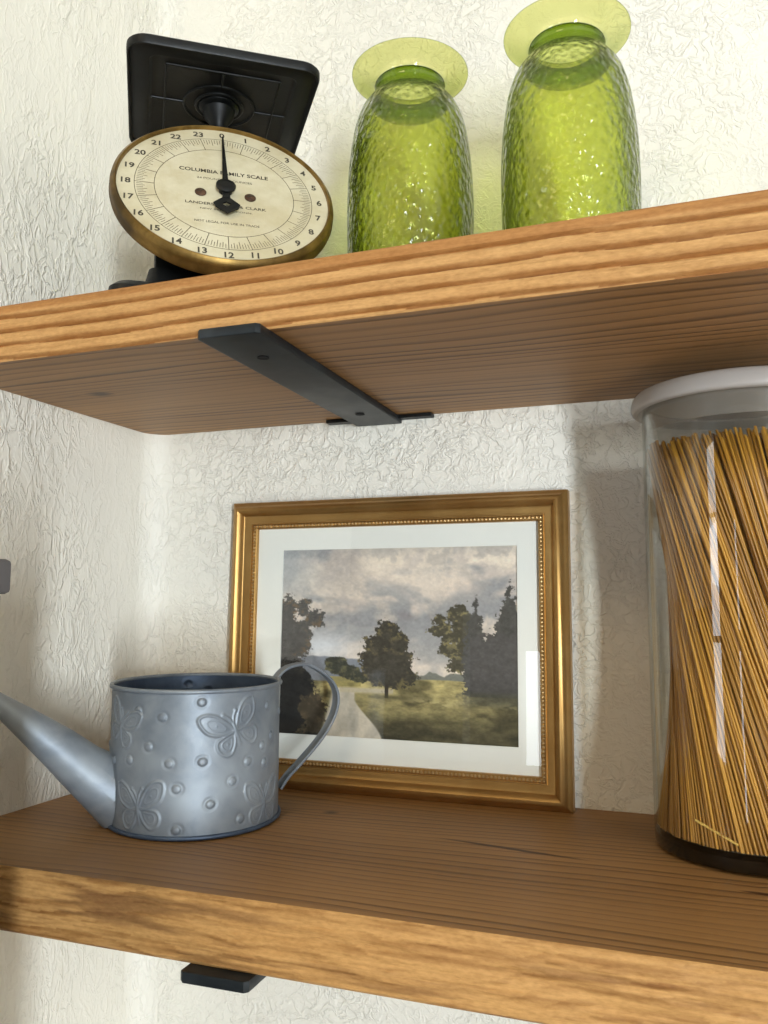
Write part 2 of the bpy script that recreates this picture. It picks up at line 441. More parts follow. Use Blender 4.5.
prof = [(-.042, .0305), (-.042, .063), (-.006, .132), (.0, .138), (.034, .138), (.040, .131), (.040, .0305)]   # (y, z) side profile
add_prism(bm, [(y, z) for y, z in prof], -.0440, .0440, bev=.003, M=Matrix(((0,0,1,0),(1,0,0,0),(0,1,0,0),(0,0,0,1))))
bmesh.ops.recalc_face_normals(bm, faces=bm.faces)
obj('body', bm, M_black, sc, True)
# dial assembly: local frame, z axis = dial normal
ln = math.radians(28.3)
DC = Vector((.0006, -.070, .080))
nrm_ = Vector((0, -math.cos(ln), math.sin(ln))); up_ = Vector((0, math.sin(ln), math.cos(ln))); ex_ = Vector((1, 0, 0))
sp = -.013
e2 = ex_*math.cos(sp)-up_*math.sin(sp); u2 = up_*math.cos(sp)+ex_*math.sin(sp)
MD = Matrix(((e2.x, u2.x, nrm_.x, DC.x), (e2.y, u2.y, nrm_.y, DC.y), (e2.z, u2.z, nrm_.z, DC.z), (0, 0, 0, 1)))
bm = bmesh.new()
add_lathe(bm, [(0, -.034), (.046, -.034), (.052, -.030), (.056, -.0135), (.0675, -.0128), (.0672, -.0118), (0, -.0118)], 72, M=MD); obj('dial_housing', bm, M_black, sc, True)
bm = bmesh.new()
add_lathe(bm, [(.0675, -.0135), (.0715, -.0138), (.0742, -.0120), (.0748, -.0088), (.0738, -.0064), (.0744, -.0042), (.0735, -.0012), (.0712, .0006), (.0702, .0002), (.0700, -.0022), (.0692, -.0024), (.0690, -.0125)], 120, closed=True, M=MD)
rim = obj('dial_rim', bm, M_brass, sc, True, label='tarnished brass rim')
bm = bmesh.new(); add_lathe(bm, [(0, -.0020), (.0702, -.0020), (.0702, -.0112), (0, -.0112)], 96, M=MD)
face = obj('dial_face', bm, M_face, sc, True, label='cream printed dial face numbered 0 to 23')
# printing
ZF = -.00185
def quad(bm, x0, y0, x1, y1, w):
    dx, dy = x1-x0, y1-y0; l = math.hypot(dx, dy); nx, ny = -dy/l*w/2, dx/l*w/2
    vs = [bm.verts.new(MD @ Vector((a, b, ZF))) for a, b in ((x0+nx, y0+ny), (x0-nx, y0-ny), (x1-nx, y1-ny), (x1+nx, y1+ny))]
    bm.faces.new(vs)
bm = bmesh.new()
for rr in (.0588, .0462):
    for i in range(144):
        a, b = 2*PI*i/144, 2*PI*(i+1)/144
        quad(bm, rr*math.sin(a), rr*math.cos(a), rr*math.sin(b), rr*math.cos(b), .0004)
for i in range(24*8):
    a = 2*PI*i/192; r1 = .0588
    r0 = .0462 if i % 8 == 0 else (.0510 if i % 4 == 0 else (.0535 if i % 2 else .0522))
    off = 0 if i % 8 == 0 else .0012
    quad(bm, r0*math.sin(a), r0*math.cos(a), (r1-off)*math.sin(a), (r1-off)*math.cos(a), .00045 if i % 8 == 0 else .00036)
obj('graduations', bm, M_inkl, face)
dg = bpy.context.evaluated_depsgraph_get()
def text_mesh(body, size, cx, cy, bm, width=None, bold=0., arc=None):
    cu = bpy.data.curves.new('lettering', 'FONT'); cu.body = body; cu.size = size; cu.align_x = 'CENTER'; cu.align_y = 'CENTER'; cu.offset = bold; cu.resolution_u = 3
    o = bpy.data.objects.new('lettering', cu); COL.objects.link(o)
    bpy.context.view_layer.update()
    me = bpy.data.meshes.new_from_object(o.evaluated_get(bpy.context.evaluated_depsgraph_get()))
    bpy.data.objects.remove(o); bpy.data.curves.remove(cu)
    xs = [v.co.x for v in me.vertices]; ys = [v.co.y for v in me.vertices]
    k = (width/(max(xs)-min(xs))) if width else 1.
    ym = (max(ys)+min(ys))/2; xm = (max(xs)+min(xs))/2
    for v in me.vertices: v.co = MD @ Vector((cx+(v.co.x-xm)*k, cy+(v.co.y-ym), ZF))
    bm.from_mesh(me); bpy.data.meshes.remove(me)
bm = bmesh.new()
for i in range(24):
    a = 2*PI*i/24
    text_mesh(str(i), .0074, .0641*math.sin(a), .0641*math.cos(a), bm, bold=.0002)
obj('numerals', bm, M_ink, face)
for nm, body_, size, yy, wd, bo in (('title_lettering', 'COLUMBIA FAMILY SCALE', .0052, .0205, .060, .0001), ('capacity_lettering', '24 POUNDS BY OUNCES', .0030, .0125, .037, 0),
        ('maker_lettering', 'LANDERS, FRARY & CLARK', .0038, -.0150, .053, .00004), ('town_lettering', 'NEW BRITAIN, CONN.', .0022, -.0202, .034, 0), ('notice_lettering', 'NOT LEGAL FOR USE IN TRADE', .0030, -.0330, .042, 0)):
    bm = bmesh.new(); text_mesh(body_, size, 0, yy, bm, wd, bo); obj(nm, bm, M_ink, face)
bm = bmesh.new()
def flat(bm, pts, z0, z1):
    a = [bm.verts.new(MD @ Vector((x, y, z0))) for x, y in pts]; b = [bm.verts.new(MD @ Vector((x, y, z1))) for x, y in pts]
    n = len(pts); bm.faces.new(list(reversed(a))); bm.faces.new(b)
    for i in range(n): bm.faces.new((a[i], a[(i+1) % n], b[(i+1) % n], b[i]))
flat(bm, [(-.0021, 0), (.0021, 0), (.0005, .057), (-.0005, .057)], .0012, .0022)
# tail: open diamond
o_ = [(0, -.009), (-.0088, -.0178), (-.0075, -.0215), (0, -.0275), (.0075, -.0215), (.0088, -.0178)]
i_ = [(0, -.0158), (-.0028, -.0178), (-.0026, -.0192), (0, -.0210), (.0026, -.0192), (.0028, -.0178)]
for k in range(6):
    j = (k+1) % 6; flat(bm, [o_[k], o_[j], i_[j], i_[k]], .0012, .0022)
flat(bm, [(-.0022, -.004), (.0022, -.004), (.0026, -.012), (-.0026, -.012)], .0011, .0023)
add_lathe(bm, [(0, -.0018), (.0045, -.0018), (.0045, .0018), (.0066, .0022), (.0066, .0034), (.0050, .0046), (.0030, .0049), (0, .0050)], 32, M=MD)
bmesh.ops.recalc_face_normals(bm, faces=bm.faces)
obj('pointer', bm, M_black, sc, True)
M_screw = mat_metal_patina('rusty_screw', (96, 70, 52), (70, 50, 38), .5, .6, 200, .3)
for sx in (-1, 1):
    bm = bmesh.new()
    add_lathe(bm, [(0, -.0018), (.0038, -.0018), (.0038, -.0012), (.0026, -.0003), (0, 0)], 24, M=MD @ Matrix.Translation((sx*.0164, -.0038, 0)))
    s_ = obj('screw', bm, M_screw, sc, True)
    bm = bmesh.new(); add_box(bm, (-.0024, -.0003, -.0003), (.0024, .0003, .0001), M=MD @ Matrix.Translation((sx*.0164, -.0038, 0)) @ Matrix.Rotation(.5, 4, 'Z'))
    obj('slot', bm, M_ink, s_)
# stem and tray
bm = bmesh.new(); add_lathe(bm, [(0, .136), (.012, .136), (.011, .142), (.0065, .146), (.0055, .160), (.007, .166), (.011, .171), (.0125, .176), (0, .176)], 32); obj('stem', bm, M_black, sc, True)
TRZ = .1805
bm = bmesh.new(); hx, hy = .0665, .0695
def rl(dx, z, r): return [(x, y-.0002, TRZ+z) for x, y in rrect(hx-dx, hy-dx, r)]
add_loft(bm, [rl(.0175, -.0003, .006), rl(.0165, -.0008, .006), rl(.0150, -.0028, .007), rl(.0055, -.0030, .011), rl(.0040, -.0022, .011), rl(.0028, -.0024, .012), rl(.0018, -.0050, .012), rl(.0006, -.0052, .013), rl(0, -.0038, .0135), rl(0, .0006, .0135), rl(.001, .0018, .013), rl(.004, .0022, .011)])
tr_o = obj('tray', bm, M_black, sc, True)
bm = bmesh.new(); zt = TRZ-.0004
def rib(pts, r=.0009): add_tube(bm, [(x, y, zt) for x, y in pts], r, 8)
ix, iy = .040, .043
for q in ([(-ix, -iy), (-.0, -iy)], [(0, -iy), (ix, -iy)], [(ix, -iy), (ix, iy)], [(ix, iy), (-ix, iy)], [(-ix, iy), (-ix, -iy)],
          [(0, -iy), (0, -.026)], [(0, iy), (0, .026)], [(-.0520, 0), (-.026, 0)], [(.0520, 0), (.026, 0)]): rib(q)
rib([(.026*math.cos(a), .026*math.sin(a)) for a in [2*PI*k/40 for k in range(41)]], .0011)
rib([(.017*math.cos(a), .017*math.sin(a)) for a in [2*PI*k/32 for k in range(33)]], .0016)
add_lathe(bm, [(0, -.0048), (.010, -.0046), (.015, -.002), (.0155, 0), (0, 0)], 40, (0, 0, TRZ))
obj('tray_ribs', bm, M_black, tr_o, True)

# ------------------------------------------------------------------ green vases
M_green = mat_thin_glass('hammered_green_glass', (240, 243, 190), (96, 122, 42), .2, 1.5, hammered=.5, refr=.18)
M_green_s = mat_thin_glass('smooth_green_glass', (249, 249, 210), (120, 142, 50), .03, 1.5)
M_green_n = mat_thin_glass('thick_neck_glass', (178, 196, 104), (60, 84, 20), .05, 1.5)
def catmull(P, n=8):
    out = []
    for i in range(len(P)-1):
        p0, p1, p2, p3 = P[max(i-1, 0)], P[i], P[i+1], P[min(i+2, len(P)-1)]
        for k in range(n):
            t = k/n
            out.append(tuple(.5*((2*b)+(-a+c)*t+(2*a-5*b+4*c-d)*t*t+(-a+3*b-3*c+d)*t**3) for a, b, c, d in zip(p0, p1, p2, p3)))
    out.append(P[-1]); return out
def make_vase(label, loc):
    t = thing('glass_vase', label, 'vase', loc, group='green glass vases on the upper shelf')
    outer = catmull([(.0395, .001), (.0425, .006), (.0445, .030), (.0456, .065), (.0458, .090), (.0445, .118), (.0410, .144), (.0365, .1590), (.0320, .1665), (.0290, .1695)], 6)
    inner = [(r-.0028, max(z, .006)) for r, z in outer if z > .004]
    bm = bmesh.new()
    vs = add_lathe(bm, [(0, .001)]+outer, 96)
    add_lathe(bm, list(reversed([(0, .006)]+inner)), 96)
    bmesh.ops.recalc_face_normals(bm, faces=bm.faces)
    o = obj('body', bm, M_green, t, 'all')
    at = o.data.attributes.new('hammer', 'FLOAT', 'POINT')
    at.data.foreach_set('value', [float(sm(.172, .162, v.co.z)) * (1. if math.hypot(v.co.x, v.co.y) > .005 else 0.) for v in o.data.vertices])
    bm = bmesh.new()
    nk = [(.0292, .1692), (.0266, .1712), (.0250, .1745), (.0247, .1785), (.0256, .1822)]
    add_lathe(bm, catmull(nk, 4)+[(r-.0032, z) for r, z in reversed(catmull(nk, 4))], 96, closed=True)
    bmesh.ops.recalc_face_normals(bm, faces=bm.faces); obj('neck', bm, M_green_n, t, 'all'); bm = bmesh.new()
    pr = [(.0256, .1823), (.0275, .1850), (.034, .1872), (.0412, .1890), (.0426, .1898), (.0418, .1912), (.034, .1896), (.0255, .1880), (.0226, .1850), (.0224, .1823)]
    add_lathe(bm, catmull(pr, 3), 96); bmesh.ops.recalc_face_normals(bm, faces=bm.faces)
    obj('rim', bm, M_green_s, t, 'all')
    return t
v1 = make_vase('hammered green glass vase nearer the dial scale, the left one of two', (.2965, -.113, ZT+.0005))
v2 = copy_tree(v1); v2.location = (.4112, -.118, ZT+.0005); v2.rotation_euler.z = 1.9
v2['label'] = 'hammered green glass vase farther from the scale, the right one of two'

# ------------------------------------------------------------------ picture frame
FB, FT, FX, FW, FH = -.021, .030, .0965, .2942, .2418
fr = thing('framed_picture', 'gold framed landscape print with white mat leaning on the wall behind the watering can', 'picture', (FX, FB, .0004), 0)
fr.rotation_euler = (-FT, 0, .003)      # leans back against the wall
M_gold = mat_metal_patina('gilt_moulding', (188, 150, 92), (172, 132, 76), .43, .9, 25, .02)
M_gold_d = mat_metal_patina('gilt_beading', (206, 176, 126), (170, 136, 86), .42, .8, 300, .05)
# moulding profile: (distance inward, height toward viewer (-y))
mp = [(0, -.012), (.0, -.0012), (.0012, .0002), (.0026, .0010), (.0040, .0036), (.0060, .0058), (.0080, .0064), (.0098, .0054), (.0112, .0030), (.0120, .0012), (.0128, .0006), (.0150, .0002), (.0172, -.0004), (.0184, -.0010), (.0188, -.0002), (.0196, -.0002), (.0200, -.0022), (.0226, -.0022), (.0234, -.0030), (.0236, -.0055), (.0236, -.012)]
mp = [(a, b-.0) for a, b in mp]
bm = bmesh.new(); rings = []
for (cx, cz, sx, sz) in ((0, 0, 1, 1), (FW, 0, -1, 1), (FW, FH, -1, -1), (0, FH, 1, -1)):
    rings.append([bm.verts.new((cx+sx*a, -b, cz+sz*a)) for a, b in mp])
for i in range(4):
    A, B = rings[i], rings[(i+1) % 4]
    for k in range(len(mp)):
        l = (k+1) % len(mp); bm.faces.new((A[k], B[k], B[l], A[l]))
bmesh.ops.recalc_face_normals(bm, faces=bm.faces)
obj('moulding', bm, M_gold, fr, True)
bm = bmesh.new(); a = .0213; x0, x1, z0, z1 = a, FW-a, a, FH-a
def bead(x, z):
    T = Matrix.Translation((x, .0018, z)) @ Matrix.Diagonal((1, 1, 1, 1))
    bmesh.ops.create_icosphere(bm, subdivisions=1, radius=.00135, matrix=T)
n = int((x1-x0)/.0031)
for i in range(n+1):
    bead(x0+(x1-x0)*i/n, z0); bead(x0+(x1-x0)*i/n, z1)
n = int((z1-z0)/.0031)
for i in range(1, n):
    bead(x0, z0+(z1-z0)*i/n); bead(x1, z0+(z1-z0)*i/n)
obj('beading', bm, M_gold_d, fr, True)
M_mat = mat_plain('white_mat_board', (242, 241, 234), .8, var=.995)
AX0, AX1, AZ0, AZ1 = .0475, .2530, .0440, .1995
bm = bmesh.new()
def wq(P): bm.faces.new([bm.verts.new(q) for q in P])
o0, o1, o2, o3 = .0225, FW-.0225, .0225, FH-.0225
ym, ya = .0065, .0078
for A, B, C, D in (((o0,o2),(o1,o2),(AX1,AZ0),(AX0,AZ0)), ((o1,o2),(o1,o3),(AX1,AZ1),(AX1,AZ0)), ((o1,o3),(o0,o3),(AX0,AZ1),(AX1,AZ1)), ((o0,o3),(o0,o2),(AX0,AZ0),(AX0,AZ1))):
    wq([(q[0], ym, q[1]) for q in (A, B, C, D)])
for A, B in (((AX0,AZ0),(AX1,AZ0)), ((AX1,AZ0),(AX1,AZ1)), ((AX1,AZ1),(AX0,AZ1)), ((AX0,AZ1),(AX0,AZ0))):
    wq([(A[0], ym, A[1]), (B[0], ym, B[1]), (B[0], ya, B[1]), (A[0], ya, A[1])])
obj('mat_board', bm, M_mat, fr)
bm = bmesh.new(); add_box(bm, (.022, .0090, .022), (FW-.022, .0105, FH-.022)); obj('backing', bm, mat_plain('brown_backing', (120, 92, 64), .9), fr)
M_pane = mat_thin_glass('picture_glass', (250, 251, 250), (235, 240, 238), .01, 1.5)
bm = bmesh.new(); wq([(o0+.0003, .0050, o2+.0003), (o1-.0003, .0050, o2+.0003), (o1-.0003, .0050, o3-.0003), (o0+.0003, .0050, o3-.0003)]); obj('glass_pane', bm, M_pane, fr)

def paint(nx=440, nz=340):
    U, V = np.meshgrid(np.linspace(0, 1, nx), np.linspace(0, 1, nz))      # V 0 top
    C = lambda r, g, b: np.array((r, g, b), float)
    img = np.zeros((nz, nx, 3))
    def lay(mask, c):
        nonlocal img
        m = np.clip(mask, 0, 1)[..., None]; img = img*(1-m)+c*m
    n1 = fbm(U*4.2+2*fbm(U*3, V*3, 3, 71), V*4.6, 5, 11, .55); n2 = fbm(U*9, V*8, 5, 23, .6); n3 = fbm(U*60, V*60, 3, 5)
    # sky
    base = C(128, 127, 128)
    img[:] = base
    lay(sm(.38, .58, n1), C(176, 164, 154))
    lay(sm(.47, .62, n1*.5+n2*.5)*.85, C(208, 194, 176))
    lay(sm(.55, .68, n2)*(V < .5)*.4, C(122, 117, 117))
    lay(np.exp(-(((U-.62)/.14)**2+((V-.20)/.10)**2))*.7*(n2*1.4), C(208, 192, 176))
    lay(np.exp(-(((U-.42)/.10)**2+((V-.14)/.09)**2))*.8*(n2*1.5), C(205, 190, 174))
    lay(np.exp(-(((U-.78)/.08)**2+((V-.22)/.07)**2))*.7*(n2*1.5), C(210, 190, 172))
    lay((1-sm(.0, .26, U))*(1-sm(.1, .45, V))*.75, C(136, 139, 142))
    lay(np.exp(-(((U-.27)/.10)**2+((V-.12)/.2)**2))*.45, C(120, 112, 110))
    lay(np.exp(-(((U-.55)/.035)**2+((V-.36)/.025)**2))*.5, C(112, 104, 104))
    lay(np.exp(-(((U-.18)/.14)**2+((V-.53)/.08)**2))*.9, C(182, 183, 186))
    lay(sm(.38, .70, V)*.35*(U > .3), C(196, 184, 170))
    lay((1-sm(0, .06, V))*.25, C(112, 110, 110))
    img += ((n3-.5)*16)[..., None]
    hz = .70+.012*np.sin(U*7)
    # distant hills and tree line
    hill = .575+.10*np.abs(U-.20)**.9+.02*(fbm(U*14, U*0, 3, 31)-.5)
    lay(sm(-.004, .006, V-hill)*(U < .5), C(108, 111, 118)+0*V[..., None])
    far = .675-.022*np.abs(np.sin(U*31))-.02*(fbm(U*40, U*0, 3, 37)-.3)
    lay(sm(-.003, .005, V-far)*(U > .52), C(104, 104, 96)+0*V[..., None])
    # ground
    gr = sm(-.004, .004, V-hz)
    gcol = C(160, 146, 98)[None, None]*(1-sm(.72, .98, V))[..., None]+C(82, 76, 52)[None, None]*sm(.72, .98, V)[..., None]
    gn = fbm(U*22, V*40, 4, 51, .65); gn2 = fbm(U*7, V*14, 3, 57)
    gcol = gcol*(0.62+.78*gn)[..., None]
    gcol = gcol*(1-.35*sm(.5, .7, gn2)[..., None])
    lay(gr, gcol)
    lay(np.exp(-((V-.80-.01*np.sin(U*20))/.016)**2)*sm(.5, .62, U)*sm(.4, .6, gn)*.6, C(172, 158, 112)+0*V[..., None])
    lay(sm(.86, 1, V)*.5, C(62, 58, 44)*(0.7+.6*gn)[..., None])
    # field strip behind the path
    lay(((V > .685)*(V < .735)*(U > .22)*(U < .36)).astype(float)*.9, C(140, 128, 78)*(0.7+.5*gn)[..., None])
    # path
    l_ = .255-.04*sm(.75, 1., V)-.02; r_ = .335+.12*sm(.80, 1.02, V)**.8
    pth = (V > .745)*sm(-.008, .008, U-l_)*sm(-.006, .006, r_-U)
    lay(pth, C(176, 166, 150)*(.82+.34*fbm(U*30, V*12, 3, 61))[..., None])
    lay(sm(.735, .75, V)*(1-sm(.76, .775, V))*(U > .27)*(U < .50), C(166, 154, 130)+0*V[..., None])
    # trees: clumped foliage masks from noisy discs
    fe = fbm(U*46, V*46, 4, 83, .75)-.5; fe2 = fbm(U*14, V*14, 3, 87)-.5
    lit = fbm(U*52, V*52, 4, 91, .65)
    def crown(discs, c, cl, amp=.045, shift=(-.012, -.02)):
        m = np.full(U.shape, -1.)
        for (x, y, rx, ry) in discs:
            d = 1-np.sqrt(((U-x)/rx)**2+((V-y)/ry)**2); m = np.maximum(m, d*min(rx, ry))
        mm = m + fe*amp*1.35 + fe2*amp*.9
        lay(sm(0, .006, mm), c+0*V[..., None]+((lit-.5)*26)[..., None])
        e = sm(0, .006, mm)*(1-sm(.012, .05, m))*sm(.5, .68, lit)*.7
        lay(e, cl+0*V[..., None])
    DKT = C(56, 52, 44)
    crown([(.255, .625, .06, .05), (.31, .66, .055, .045), (.36, .69, .04, .03)], C(52, 52, 44), C(96, 92, 62), .02)
    crown([(.02, .36, .055, .11), (.10, .33, .035, .06), (.15, .38, .05, .055), (.05, .48, .10, .12), (.0, .60, .09, .13)], C(72, 70, 68), C(104, 84, 62), .05)
    crown([(.03, .80, .13, .20), (.08, .86, .09, .16), (.02, .95, .14, .1)], C(26, 25, 24), C(44, 40, 34), .03)
    lay((U < .2)*sm(.90, .96, V)*(1-sm(.16, .2, U)), C(30, 27, 24)+0*V[..., None])
    crown([(.15, .88, .06, .12)], C(60, 52, 40), C(90, 76, 54), .06)
    crown([(.47, .47, .055, .09), (.425, .53, .05, .08), (.52, .52, .06, .08), (.55, .58, .05, .07), (.41, .62, .055, .09), (.475, .63, .11, .12), (.56, .68, .05, .05), (.43, .70, .05, .04), (.50, .72, .07, .03)], DKT, C(112, 100, 62), .045)
    lay(((np.abs(U-.472) < .008)*(V > .72)*(V < .79)).astype(float), C(50, 44, 36)+0*V[..., None])
    lay(np.exp(-(((U-.49)/.09)**2+((V-.785)/.014)**2))*.8, C(70, 64, 44)+0*V[..., None])
    crown([(.755, .36, .035, .045), (.70, .44, .045, .035), (.69, .385, .03, .025), (.74, .47, .05, .04), (.79, .42, .05, .10), (.73, .53, .05, .04), (.77, .60, .05, .06), (.80, .52, .05, .1)], C(66, 62, 50), C(132, 120, 78), .045)
    spire = lambda x, top, w, b: np.minimum(((V-top)*w), (b-V)*2)-np.abs(U-x)
    for x, top, w, mx in ((.835, .265, .22, .05), (.97, .19, .28, .10)):
        m = np.minimum((V-top)*w, mx)-np.abs(U-x); m = m + fe*.07
        lay(sm(0, .006, m)*(V < .76), C(66, 64, 60)+0*V[..., None]+((lit-.5)*22)[..., None])
    lay(sm(.795, .815, U+fe*.05)*(V < .765)*sm(.44, .47, V+fe*.25), C(70, 67, 65)+0*V[..., None]+((lit-.5)*18)[..., None])
    lay(sm(.73, .76, V)*(1-sm(.78, .84, V))*sm(.74, .82, U+fe*.1)*.8, C(66, 64, 52)*(0.8+.4*gn)[..., None])
    img += ((fbm(U*110, V*110, 2, 99)-.5)*12)[..., None]
    img = 128+(img-128)*1.04+12; img *= (1+.10*(1-sm(.62, .74, V)))[..., None]  # lift, stronger over the sky: reflection veil of the glass painted into the print
    return linc(np.clip(img*1.04, 4, 250)), U, V
col, U, V = paint()
P = np.stack([AX0+(AX1-AX0)*U, np.full(U.shape, ya), AZ1-(AZ1-AZ0)*V], -1)
me = grid_mesh('landscape_print', P, col=col); me.flip_normals()
M_print = mat_attr('printed_landscape', .7, spec=.3)
obj('landscape_print', me, M_print, fr, label='print of a dirt path curving past dark trees under a cloudy sky')

# ------------------------------------------------------------------ watering can
CX, CY, CA, CB, CR, CZ = .1328, -.1215, .0602, .0670, .5, .0955
can = thing('watering_can', 'small galvanized metal watering can embossed with butterflies and dots', 'watering can', (CX, CY, .0004))
M_zinc = mat_metal_patina('galvanized_zinc', (138, 146, 154), (117, 126, 136), .5, .35, 45, .12, (152, 160, 167))
M_zinc_in = mat_metal_patina('dull_zinc_inside', (92, 108, 130), (76, 90, 112), .5, .6, 55, .1)
def can_r(th, d=0):
    t = th-CR; return 1/np.sqrt((np.cos(t)/(CA+d))**2+(np.sin(t)/(CB+d))**2)
NT_, NZ_ = 900, 230
TH, ZZ = np.meshgrid(np.linspace(-PI, PI, NT_, endpoint=False), np.linspace(.0012, CZ-.001, NZ_))
relief = np.zeros(TH.shape)
def wrap(a): return (a+PI) % (2*PI)-PI
dots = [(-94, .0823), (-77.3, .0787), (-55, .0884), (-85.8, .0593), (-100.6, .0494), (-72.5, .049), (-53.9, .0498), (-67.8, .0329), (-49.1, .0223), (-36.1, .0356), (-24.9, .0468), (-11.8, .0553), (-9.5, .0435), (-29.8, .010), (-67.6, .0068), (-6.6, .0818), (-.2, .0603)]
rs = random.Random(3)
for k in range(44):
    a = rs.uniform(15, 240); z = rs.uniform(.01, .088)
    if all(abs(((a-b+180) % 360)-180)*.00105+abs(z-c) > .012 for b, c in dots): dots.append((a, z))
for a, z in dots:
    s = wrap(TH-math.radians(a))*.0605; d = np.sqrt(s*s+(ZZ-z)**2)
    relief += .0013*np.sqrt(np.clip(1-(d/.0027)**2, 0, 1)) - .0004*np.exp(-((d-.0035)/.0010)**2)
def segd(px, py, poly, closed=True):
    D = np.full(px.shape, 9.)
    n = len(poly)
    for i in range(n if closed else n-1):
        ax, ay = poly[i]; bx, by = poly[(i+1) % n]; vx, vy = bx-ax, by-ay; L2 = vx*vx+vy*vy+1e-12
        t = np.clip(((px-ax)*vx+(py-ay)*vy)/L2, 0, 1); D = np.minimum(D, np.hypot(px-ax-t*vx, py-ay-t*vy))
    return D
def closed_cr(P, n=5):
    out = []; N = len(P)
    for i in range(N):
        p0, p1, p2, p3 = P[i-1], P[i], P[(i+1) % N], P[(i+2) % N]
        for k in range(n):
            t = k/n; out.append(tuple(.5*((2*b)+(-a+c)*t+(2*a-5*b+4*c-d)*t*t+(-a+3*b-3*c+d)*t**3) for a, b, c, d in zip(p0, p1, p2, p3)))
    return out
def inside(px, py, poly):
    r = np.zeros(px.shape, bool); n = len(poly)
    for i in range(n):
        (x1, y1), (x2, y2) = poly[i], poly[(i+1) % n]
        c = ((y1 > py) != (y2 > py)) & (px < (x2-x1)*(py-y1)/((y2-y1) if y2 != y1 else 1e-9)+x1); r ^= c
    return r
UW = [(.0012, .001), (.0035, .0060), (.0075, .0115), (.0125, .0145), (.0165, .0135), (.0165, .0085), (.0140, .0035), (.0080, .0000), (.003, -.001)]
LW = [(.0015, -.0005), (.0065, -.0012), (.0115, -.0025), (.0130, -.0065), (.0110, -.0110), (.0070, -.0120), (.0035, -.0085), (.0015, -.004)]
def butterfly(a_deg, z, rot, sc=1., sl=1.):
    global relief
    s = wrap(TH-math.radians(a_deg))*.0605; t = ZZ-z
    msk = (np.abs(s) < .026*sc) & (np.abs(t) < .026*sc)
    S, T_ = s[msk], t[msk]
    c, k = math.cos(rot), math.sin(rot); X = (S*c+T_*k)/sc; Y = (-S*k+T_*c)/sc
    h = np.zeros(X.shape)
    for sgn in (-1, 1):
        for W in (UW, LW):
            poly = closed_cr([(sgn*x*(sl if sgn < 0 else 1), y) for x, y in W]); cx = sum(p[0] for p in poly)/len(poly); cy = sum(p[1] for p in poly)/len(poly)
            ins = inside(X, Y, poly); d = segd(X, Y, poly)
            h = np.maximum(h, .0011*np.exp(-(d/.00085)**2)); h = np.maximum(h, np.where(ins, .00035, 0))
            p2 = [(cx+(x-cx)*.55, cy+(y-cy)*.55) for x, y in poly]
            h = np.maximum(h, .0007*np.exp(-(segd(X, Y, p2)/.0006)**2))
            h = np.maximum(h, .0007*np.exp(-(np.hypot(X-cx, Y-cy)/.0011)**2))
    h = np.maximum(h, .0016*np.exp(-((X/.0013)**2+((Y+.0015)/.0065)**2)**1.5))
    for sgn in (-1, 1):
        h = np.maximum(h, .0009*np.exp(-(segd(X, Y, [(0, .004), (sgn*.0015, .008), (sgn*.0035, .0105)], False)/.0006)**2))
        h = np.maximum(h, .0011*np.exp(-(np.hypot(X-sgn*.0038, Y-.0108)/.0010)**2))
    relief[msk] = np.where(h > .00005, h, relief[msk])
butterfly(-34.5, .0690, .36, 1.15); butterfly(-92., .0195, .10, 1.12); butterfly(-9.6, .0165, .0, 1.08); butterfly(-110, .071, -.3, 1.0)
butterfly(60, .06, .3); butterfly(110, .03, -.2); butterfly(150, .065, .1)
bead_ = .0016*np.exp(-((ZZ-.0045)/.0011)**2)*0
relief *= .75
Rr = can_r(TH)+relief+.0004*(fbm(TH*3+10, ZZ*60, 3, 5)-.5)
Pc = np.stack([Rr*np.cos(TH), Rr*np.sin(TH), ZZ], -1)
body = obj('body', grid_mesh('can_body', Pc, wrap=True), M_zinc, can, 'all')
Th2, Z2 = np.meshgrid(np.linspace(-PI, PI, 360, endpoint=False), np.linspace(.003, CZ-.001, 110))
relief2 = relief[np.clip(((Z2-.0012)/(CZ-.0022)*(NZ_-1)).astype(int), 0, NZ_-1), np.clip(((Th2+PI)/(2*PI)*NT_).astype(int), 0, NT_-1)]
R2 = can_r(Th2)-.0010+relief2
inn = grid_mesh('can_inside', np.stack([R2*np.cos(Th2), R2*np.sin(Th2), Z2], -1), wrap=True); inn.flip_normals()
obj('inside_wall', inn, M_zinc_in, can, 'all', label='dull dark grey inside')
def oval_ring(bm, z, dr, rad, seg=120, k=10):
    rings = []
    for i in range(seg):
        a = 2*PI*i/seg; r = float(can_r(a)); ring = []
        for j in range(k):
            b = 2*PI*j/k; rr = r+dr+rad*math.cos(b); ring.append(bm.verts.new((rr*math.cos(a), rr*math.sin(a), z+rad*math.sin(b))))
        rings.append(ring)
    for i in range(seg):
        A, B = rings[i], rings[(i+1) % seg]
        for j in range(k): bm.faces.new((A[j], B[j], B[(j+1) % k], A[(j+1) % k]))
bm = bmesh.new(); oval_ring(bm, CZ-.0002, .0004, .0016); obj('rolled_rim', bm, M_zinc, can, True)
bm = bmesh.new(); oval_ring(bm, .0016, .0006, .0015)
lo = [bm.verts.new((float(can_r(2*PI*i/120))*math.cos(2*PI*i/120)*.999, float(can_r(2*PI*i/120))*math.sin(2*PI*i/120)*.999, .0018)) for i in range(120)]
bm.faces.new(lo); obj('base', bm, M_zinc_in, can, True)
PHI = math.radians(226); dv = Vector((math.cos(PHI), math.sin(PHI), 0)); sv = Vector((-math.sin(PHI), math.cos(PHI), 0))
bm = bmesh.new()
def sp_pt(s, z): return dv*s+Vector((0, 0, z))
path = [(.050, .0150), (.058, .0220), (.066, .0290), (.080, .0415), (.096, .0560), (.116, .0725), (.135, .0877), (.1445, .0950)]
